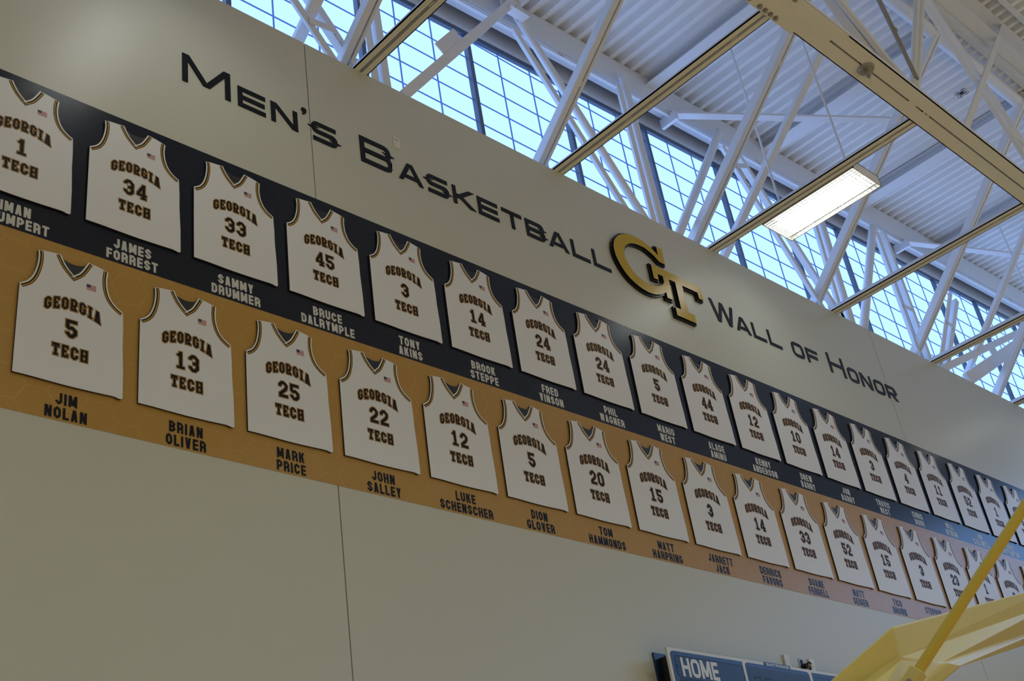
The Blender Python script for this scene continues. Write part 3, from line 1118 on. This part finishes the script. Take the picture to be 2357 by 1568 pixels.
def place_jersey(num, x, z, label, group):
    global first
    if first:
        r = proto
        first = False
    else:
        r = proto.copy()
        COL.objects.link(r)
        for kk, o in jp.items():
            dup(o, r)
    r.location = (x, YF - 0.0026, z)
    tag(r, label, 'jersey panel', group)
    if num not in num_me:
        o = number_mesh(num).build('jersey_number', LM, r)
        num_me[num] = o
    else:
        dup(num_me[num], r)
    return r


for row, x0, z0, band, grp in ((NAVY, XN0, ZN, 'navy', 'white jersey panels on the navy band'), (GOLD, XG0, ZG, 'gold', 'white jersey panels on the gold band')):
    nums = [r[0] for r in row]
    for i, n in enumerate(nums):
        if i == 0:
            lb = 'white jersey panel numbered %s at left end of %s band, before number %s' % (n, band, nums[1])
        elif band == 'gold' and i == 16:
            lb = 'white jersey panel after number 1 on gold band, mostly hidden by yellow arm'
        elif band == 'gold' and i == 17:
            lb = 'last sliver of a white jersey panel on gold band at picture edge'
        elif i == len(nums) - 1:
            lb = 'white jersey panel after number 1 on navy band, cut by picture edge'
        else:
            lb = 'white jersey panel numbered %s on %s band, between %s and %s' % (n, band, nums[i - 1],
                 'the edge panel' if (i == len(nums) - 2) else ('half-hidden panel' if band == 'gold' and i == 15 else nums[i + 1]))
        place_jersey(n, x0 + i * PITCH, z0, lb, grp)

# ------------------------------------------------------------------ sign letters
LET = [('M', 3.583, 3.999, 1, 'large navy raised letter M, the first letter of the wall sign'),
       ('E', 4.065, 4.316, 0, 'small navy raised letter E right after the large M'),
       ('N', 4.368, 4.620, 0, 'small navy raised letter N just before the apostrophe'),
       ('S', 4.757, 5.012, 0, 'small navy raised letter S right after the apostrophe'),
       ('B', 5.252, 5.592, 1, 'large navy raised letter B beside the high outlet plate'),
       ('A', 5.654, 5.931, 0, 'small navy raised letter A right after the large B'),
       ('S', 5.976, 6.232, 0, 'small navy raised letter S between the A and K of the sign'),
       ('K', 6.281, 6.538, 0, 'small navy raised letter K in the wall sign'),
       ('E', 6.583, 6.836, 0, 'small navy raised letter E between the K and T of the sign'),
       ('T', 6.890, 7.147, 0, 'small navy raised letter T in the wall sign'),
       ('B', 7.194, 7.447, 0, 'small navy raised letter B right after the T of the sign'),
       ('A', 7.490, 7.769, 0, 'small navy raised letter A after the small B of the sign'),
       ('L', 7.818, 8.069, 0, 'first navy letter L of the pair left of the gold logo'),
       ('L', 8.122, 8.376, 0, 'navy letter L directly left of the gold logo'),
       ('W', 10.034, 10.466, 1, 'large navy raised letter W directly right of the gold logo'),
       ('A', 10.458, 10.734, 0, 'small navy raised letter A right after the large W'),
       ('L', 10.783, 11.027, 0, 'first navy letter L of the pair right of the large W'),
       ('L', 11.087, 11.333, 0, 'second navy letter L right of the large W, before the O'),
       ('O', 11.562, 11.806, 0, 'small navy raised letter O left of the F in the sign'),
       ('F', 11.866, 12.117, 0, 'small navy raised letter F in the wall sign'),
       ('H', 12.350, 12.700, 1, 'large navy raised letter H in the sign end word'),
       ('O', 12.772, 13.010, 0, 'small navy raised letter O right after the large H'),
       ('N', 13.069, 13.320, 0, 'small navy raised letter N between the last two letters O'),
       ('O', 13.383, 13.627, 0, 'small navy raised letter O just before the final R'),
       ('R', 13.683, 13.929, 0, 'small navy raised letter R, the last letter of the wall sign')]
for ch, xa, xb, big, lb in LET:
    H = 0.280 if big else 0.204
    w = 0.047 if big else 0.0415
    wd = xb - xa
    mb = MB()
    for i2, q in enumerate(glyph(ch, wd, H, w, 0.085 if ch in 'SBR' else 0.055, 5)):
        mb.prism([(xa + a, 8.2 + b) for a, b in q], YF - 0.008 - i2 * 2e-5, YF)
    tag(mb.build('sign_letter', M['letter'], None, (xa, YF, 8.2)), lb, 'letter', 'raised letters of the wall sign')
ap = [(4.690 + 0.0265 * math.cos(a), 8.470 + 0.0235 * math.sin(a)) for a in [math.radians(d) for d in range(-20, 221, 20)]]
ap += [(4.676, 8.449), (4.684, 8.443), (4.680, 8.432), (4.668, 8.424), (4.676, 8.418), (4.698, 8.427), (4.712, 8.446)]
tag(MB().prism(ap, YF - 0.008, YF).build('sign_apostrophe', M['letter'], None, (4.69, YF, 8.42)), 'small navy raised apostrophe hanging high between N and S of the sign', 'letter', 'raised letters of the wall sign')

# ------------------------------------------------------------------ interlocking logo
LG = [(9.202, 8.702), (9.205, 8.817), (9.297, 8.820), (9.290, 8.616), (9.194, 8.618), (9.122, 8.669), (9.050, 8.700), (8.975, 8.719), (8.895, 8.718), (8.821, 8.709),
      (8.751, 8.687), (8.695, 8.653), (8.649, 8.609), (8.618, 8.559), (8.602, 8.510), (8.604, 8.461), (8.620, 8.408), (8.648, 8.358), (8.688, 8.311), (8.739, 8.275),
      (8.802, 8.250), (8.876, 8.236), (8.948, 8.238), (9.024, 8.252), (9.086, 8.273), (9.135, 8.300), (9.173, 8.333), (9.190, 8.362), (9.194, 8.434), (9.108, 8.431),
      (9.101, 8.353), (9.024, 8.349), (9.029, 8.527), (9.852, 8.533), (9.852, 8.354), (9.778, 8.354), (9.777, 8.429), (9.512, 8.427), (9.510, 8.086), (9.609, 8.086),
      (9.607, 7.980), (9.286, 7.978), (9.288, 8.080), (9.384, 8.082), (9.395, 8.430), (9.290, 8.427), (9.276, 8.162), (9.186, 8.160), (9.186, 8.230), (9.145, 8.200),
      (9.080, 8.165), (9.010, 8.139), (8.943, 8.124), (8.868, 8.119), (8.798, 8.126), (8.730, 8.142), (8.666, 8.167), (8.602, 8.200), (8.547, 8.249), (8.503, 8.306),
      (8.473, 8.362), (8.452, 8.422), (8.444, 8.486), (8.449, 8.538), (8.472, 8.603), (8.513, 8.663), (8.574, 8.720), (8.631, 8.758), (8.693, 8.785), (8.778, 8.807),
      (8.860, 8.816), (8.939, 8.811), (9.015, 8.796), (9.088, 8.769), (9.151, 8.735)]


def offset_poly(P, d):
    n = len(P)
    area = sum(P[i][0] * P[(i + 1) % n][1] - P[(i + 1) % n][0] * P[i][1] for i in range(n))
    s = 1 if area > 0 else -1
    out = []
    for i in range(n):
        a, b, c = Vector(P[i - 1]), Vector(P[i]), Vector(P[(i + 1) % n])
        d0, d1 = (b - a).normalized(), (c - b).normalized()
        n0, n1 = Vector((d0.y, -d0.x)) * s, Vector((d1.y, -d1.x)) * s
        m = n0 + n1
        m = n0 if m.length < 1e-4 else m.normalized()
        k = d / max(0.42, m.dot(n0))
        out.append(tuple(b + m * k))
    return out


lg = thing('wall_logo', (9.0, YF, 7.97), 'large gold interlocking letters logo with black border on the wall', 'logo')
MB().prism(offset_poly(LG, 0.017), YF - 0.030, YF).build('border_plate', M['logo_black'], lg, (9.0, YF, 7.97))
MB().prism(LG, YF - 0.046, YF - 0.0301, 0, 1).build('gold_face', [M['logo_gold'], M['logo_black']], lg, (9.0, YF, 7.97))

# ------------------------------------------------------------------ outlet plate by the sign
ot = thing('outlet_plate', (5.674, YF, 8.536), 'small ivory electrical outlet plate on the wall right of the large B', 'outlet')
O = (5.674, YF, 8.536)
MB().box((5.637, YF - 0.006, 8.536), (5.711, YF, 8.652)).build('plate', M['plate'], ot, O, bevel=0.002)
for zz in (8.572, 8.618):
    MB().box((5.654, YF - 0.009, zz - 0.016), (5.694, YF - 0.006, zz + 0.016)).build('receptacle', M['plate'], ot, O)
mb = MB()
for xx in (5.664, 5.683):
    mb.tube((xx, YF - 0.0095, 8.622), (xx, YF - 0.0085, 8.622), 0.006, 10)
mb.build('sockets', M['dark'], ot, O)

# ------------------------------------------------------------------ scoreboard
sb = thing('scoreboard', (9.2, YF, 3.05), 'navy scoreboard with white trim reading home, low on the wall behind yellow arm', 'scoreboard')
O = (9.2, YF, 3.05)
SY = 5.80
SX0, SX1, SZ0, SZ1 = 7.719, 10.73, 3.05, 4.264
mb = MB().box((7.779, YF - 0.012, SZ0 + 0.03), (SX1 - 0.06, YF, 4.283))
mb.box((7.779, YF - 0.018, SZ0 + 0.03), (7.80, YF - 0.012, 4.283))
mb.build('mounting_flange', M['sb_navy'], sb, O)
MB().box((7.83, SY + 0.02, SZ0 + 0.04), (SX1 - 0.10, YF - 0.012, 4.235)).build('cabinet', M['sb_black'], sb, O)
MB().box((SX0, SY, SZ0), (SX1, SY + 0.022, SZ1)).build('face_frame', M['sb_white'], sb, O, bevel=0.002)


def rrect(x0, z0, x1, z1, r, corners=(1, 1, 1, 1)):
    pts = []
    for (cx, cz, a0, on) in ((x1 - r, z1 - r, 0, corners[1]), (x0 + r, z1 - r, 90, corners[0]), (x0 + r, z0 + r, 180, corners[2]), (x1 - r, z0 + r, 270, corners[3])):
        if on:
            for k in range(6):
                a = math.radians(a0 + 18 * k)
                pts.append((cx + r * math.cos(a), cz + r * math.sin(a)))
        else:
            sx = x1 if a0 in (0, 270) else x0
            sz = z1 if a0 in (0, 90) else z0
            pts.append((sx, sz))
    return pts


for x0, x1, cn in ((7.751, 8.702, (1, 0, 0, 0)), (8.744, 9.697, (1, 1, 1, 1)), (9.748, 10.698, (0, 1, 0, 0))):
    MB().prism(rrect(x0, SZ0 + 0.032, x1, 4.238, 0.035, cn), SY - 0.004, SY).build('face_panel', M['sb_navy'], sb, O)
mb = MB()
mb.prism([(7.79, 4.185), (7.81, 4.203), (8.69, 4.203), (8.69, 4.02), (7.83, 4.02), (7.79, 4.05)], SY - 0.0052, SY - 0.004)
mb.build('caption_plate', M['sb_dark'], sb, O)
mb = MB()
cp = [(7.79, 4.185), (7.81, 4.203), (8.69, 4.203), (8.69, 4.02), (7.83, 4.02), (7.79, 4.05)]
for q in stroke_quads(cp, 0.004, 0, True):
    mb.flat(q, SY - 0.0056)
mb.tube((7.805, SY - 0.008, 4.12), (7.805, SY - 0.005, 4.12), 0.006, 10).tube((8.67, SY - 0.008, 4.04), (8.67, SY - 0.005, 4.04), 0.006, 10)
mb.build('plate_outline', M['sb_black'], sb, O)
mb = MB()
x = 7.857
for ch, wd in (('H', 0.108), ('O', 0.112), ('M', 0.130), ('E', 0.087)):
    for i2, q in enumerate(glyph(ch, wd, 0.152, 0.030, 0.045, 5)):
        mb.flat([(x + a, 4.040 + b) for a, b in q], SY - 0.0062 - i2 * 2e-5)
    x += wd + 0.0135
mb.build('home_caption', M['sb_white'], sb, O)
MB().prism([(8.765, 3.6), (9.685, 3.6), (9.685, 4.205), (8.765, 4.205)], SY - 0.0052, SY - 0.004).build('timer_screen', M['sb_screen'], sb, O)
mb = MB()


def seg_ring(x0, z0, wd, h):
    n = 5
    for i in range(n):
        xx = x0 + wd * (i + 0.5) / n
        for zz in (z0, z0 + h / 2, z0 + h):
            mb.tube((xx, SY - 0.0068, zz), (xx, SY - 0.0052, zz), 0.008, 8)
    for i in range(1, 7):
        for zz in (z0 + h / 2 * i / 7, z0 + h / 2 + h / 2 * i / 7):
            mb.tube((x0, SY - 0.0068, zz), (x0, SY - 0.0052, zz), 0.008, 8)
            mb.tube((x0 + wd, SY - 0.0068, zz), (x0 + wd, SY - 0.0052, zz), 0.008, 8)


for xx in (8.83, 8.99, 9.24, 9.46):
    seg_ring(xx, 3.90, 0.105, 0.22)
mb.build('unlit_digits', M['sb_led'], sb, O)
MB().prism([(9.029, 4.228), (9.415, 4.228), (9.415, 4.268), (9.029, 4.268)], SY - 0.006, SY - 0.0001).build('maker_badge', M['sb_navy'], sb, O)
mb = MB()
s_ = 'DAKTRONICS'
tw = text_width(s_, 0.030, 0.006, 0.006)
for q in text_quads(s_, 9.222 - tw / 2, 4.237, 0.030, 0.024, 0.0062, 0.006, 1, 0.006, nI=0.0062):
    mb.flat(q, SY - 0.0066 - (len(mb.f) % 19) * 2e-5)
mb.build('maker_lettering', M['sb_white'], sb, O)
mb = MB()
slope = ((9.748, 4.205), (10.66, 4.205))
mb.flat([(9.77, 4.196), (10.66, 4.196), (10.66, 4.200), (9.77, 4.200)], SY - 0.0045)
mb.flat([(7.80, 4.010), (8.69, 4.010), (8.69, 4.0), (7.80, 4.0)], SY - 0.0045)
mb.build('panel_seam', M['sb_black'], sb, O)

for x0, x1, lb in ((9.661, 9.741, 'white surface cable cover rising behind the scoreboard, left of blue outlet'), (10.066, 10.150, 'white surface cable cover rising behind the scoreboard, right of blue outlet')):
    tag(MB().box((x0, YF - 0.022, 4.286), (x1, YF - 0.0004, 4.456)).build('cable_cover', M['plate'], None, (x0, YF, 4.286), bevel=0.004), lb, 'cable cover', 'cable covers above the scoreboard')
ot = thing('wall_outlet', (9.95, YF, 4.33), 'pale blue power outlet plate between two white cable covers', 'outlet')
O = (9.95, YF, 4.33)
MB().box((9.914, YF - 0.006, 4.33), (9.986, YF, 4.447)).build('plate', M['blue_plate'], ot, O, bevel=0.002)
mb = MB().tube((9.952, YF - 0.010, 4.415), (9.952, YF - 0.006, 4.415), 0.021, 20)
mb.build('receptacle', M['dark'], ot, O)
pc = thing('power_cord', (9.945, YF - 0.01, 4.35), 'black plug and cord pushed into the blue outlet, looping right', 'power cord')
O = (9.945, YF - 0.01, 4.35)
MB().tube((9.945, YF - 0.06, 4.365), (9.945, YF - 0.008, 4.370), 0.024, 14).build('plug', M['dark'], pc, O, smooth=True)
pts = [(9.945, YF - 0.055, 4.368), (9.965, YF - 0.07, 4.392), (10.0, YF - 0.06, 4.400), (10.04, YF - 0.045, 4.398), (10.06, YF - 0.03, 4.39), (10.05, YF - 0.026, 4.36), (10.02, YF - 0.03, 4.30)]
cv = smooth_curve([(p[0], p[2]) for p in pts], 4)
mb = MB()
P3 = []
for i, (a, c) in enumerate(cv):
    u = i / 4
    k0 = min(int(u), len(pts) - 2)
    P3.append((a, pts[k0][1] + (pts[k0 + 1][1] - pts[k0][1]) * (u - k0), c))
mb.path(P3, 0.008, 8)
mb.build('cord', M['dark'], pc, O, smooth=True)
MB().box((9.985, YF - 0.075, 4.352), (10.03, YF - 0.070, 4.378)).build('tag', M['tag'], pc, O)

# ------------------------------------------------------------------ yellow basketball goal arm in the foreground
goal = thing('basketball_goal', (4.3, 3.1, 0.0), 'yellow padded basketball goal arm with slanting yellow pole, foreground at lower right', 'basketball goal')
O = (4.3, 3.1, 0.0)
A = [(9.37, 3.315, 4.134), (5.571, 2.806, 3.187), (4.35, 3.28, 2.45)]
E2 = [(9.33, 3.365, 3.994), (5.643, 2.847, 3.050), (4.415, 2.959, 2.506)]
E3 = [(9.16, 3.446, 3.80), (6.201, 2.885, 3.087), (4.817, 2.809, 2.563)]
E4 = [(9.30, 3.555, 3.765), (6.458, 2.930, 3.104), (5.298, 2.866, 2.676)]
E5 = [(9.55, 3.62, 3.86), (6.35, 3.10, 3.12), (5.05, 3.25, 2.60)]
A2 = [(9.60, 3.55, 4.13), (5.95, 3.05, 3.20), (4.65, 3.50, 2.52)]
rings = list(zip(A, E2, E3, E4, E5, A2))
mb = MB()
vs = [p for ring in rings for p in ring]
fs = []
for i in range(2):
    for j in range(6):
        k = (j + 1) % 6
        fs.append((i * 6 + j, (i + 1) * 6 + j, (i + 1) * 6 + k, i * 6 + k))
fs += [tuple(range(6)), tuple(range(12, 18))[::-1]]
mb.add(vs, fs)
arm = mb.build('padded_arm', M['yellow'], goal, O)
bv = arm.modifiers.new('bevel', 'BEVEL')
bv.width = 0.014
bv.segments = 3
bv.limit_method = 'ANGLE'
bv.angle_limit = math.radians(12)
P0, P1 = (5.578, 2.755, 2.941), (6.20, 1.44, 4.25)
MB().tube(lerp(P0, P1, 0.0), P1, 0.0265, 28).build('brace_pole', M['pole'], goal, O, smooth=True)
d = (Vector(P1) - Vector(P0)).normalized()
MB().bar(Vector(P0) - d * 0.16, Vector(P0) + d * 0.012, (1, 0, 0), 0.068, 0.068).build('pole_socket', M['yellow'], goal, O, bevel=0.006)
MB().tube(Vector(P0) - d * 0.07 + Vector((-0.06, -0.03, 0)), Vector(P0) - d * 0.07 + Vector((0.05, 0.0, 0)), 0.015, 8).build('bolt', M['bolt'], goal, O)
MB().tube((4.62, 3.20, 0.2), (4.62, 3.20, 2.50), 0.09, 20).build('mast', M['yellow'], goal, O, smooth=True)
MB().box((3.4, 2.5, 0.0), (5.4, 3.9, 0.35)).build('base', M['yellow'], goal, O, bevel=0.04)

# ------------------------------------------------------------------ toy drone stuck under the deck
dr = thing('toy_drone', (14.52, 3.92, 12.27), 'tiny dark red four-rotor toy drone stuck under the blue-lit deck, upper right', 'toy drone')
O = (14.52, 3.92, 12.27)
MB().box((14.50, 3.90, 12.235), (14.545, 3.945, 12.262)).build('body', M['drone'], dr, O, bevel=0.006)
for sx in (-1, 1):
    for sy in (-1, 1):
        cx, cy = 14.5225 + sx * 0.045, 3.9225 + sy * 0.045
        mb = MB().tube((14.5225, 3.9225, 12.25), (cx, cy, 12.25), 0.005, 8)
        ring = [(cx + 0.033 * math.cos(a * math.pi / 8), cy + 0.033 * math.sin(a * math.pi / 8), 12.25) for a in range(17)]
        mb.path(ring, 0.0035, 6)
        mb.build('rotor_guard', M['drone'], dr, O)
        MB().box((cx - 0.027, cy - 0.003, 12.242), (cx + 0.027, cy + 0.003, 12.245)).build('rotor', M['dark'], dr, O)
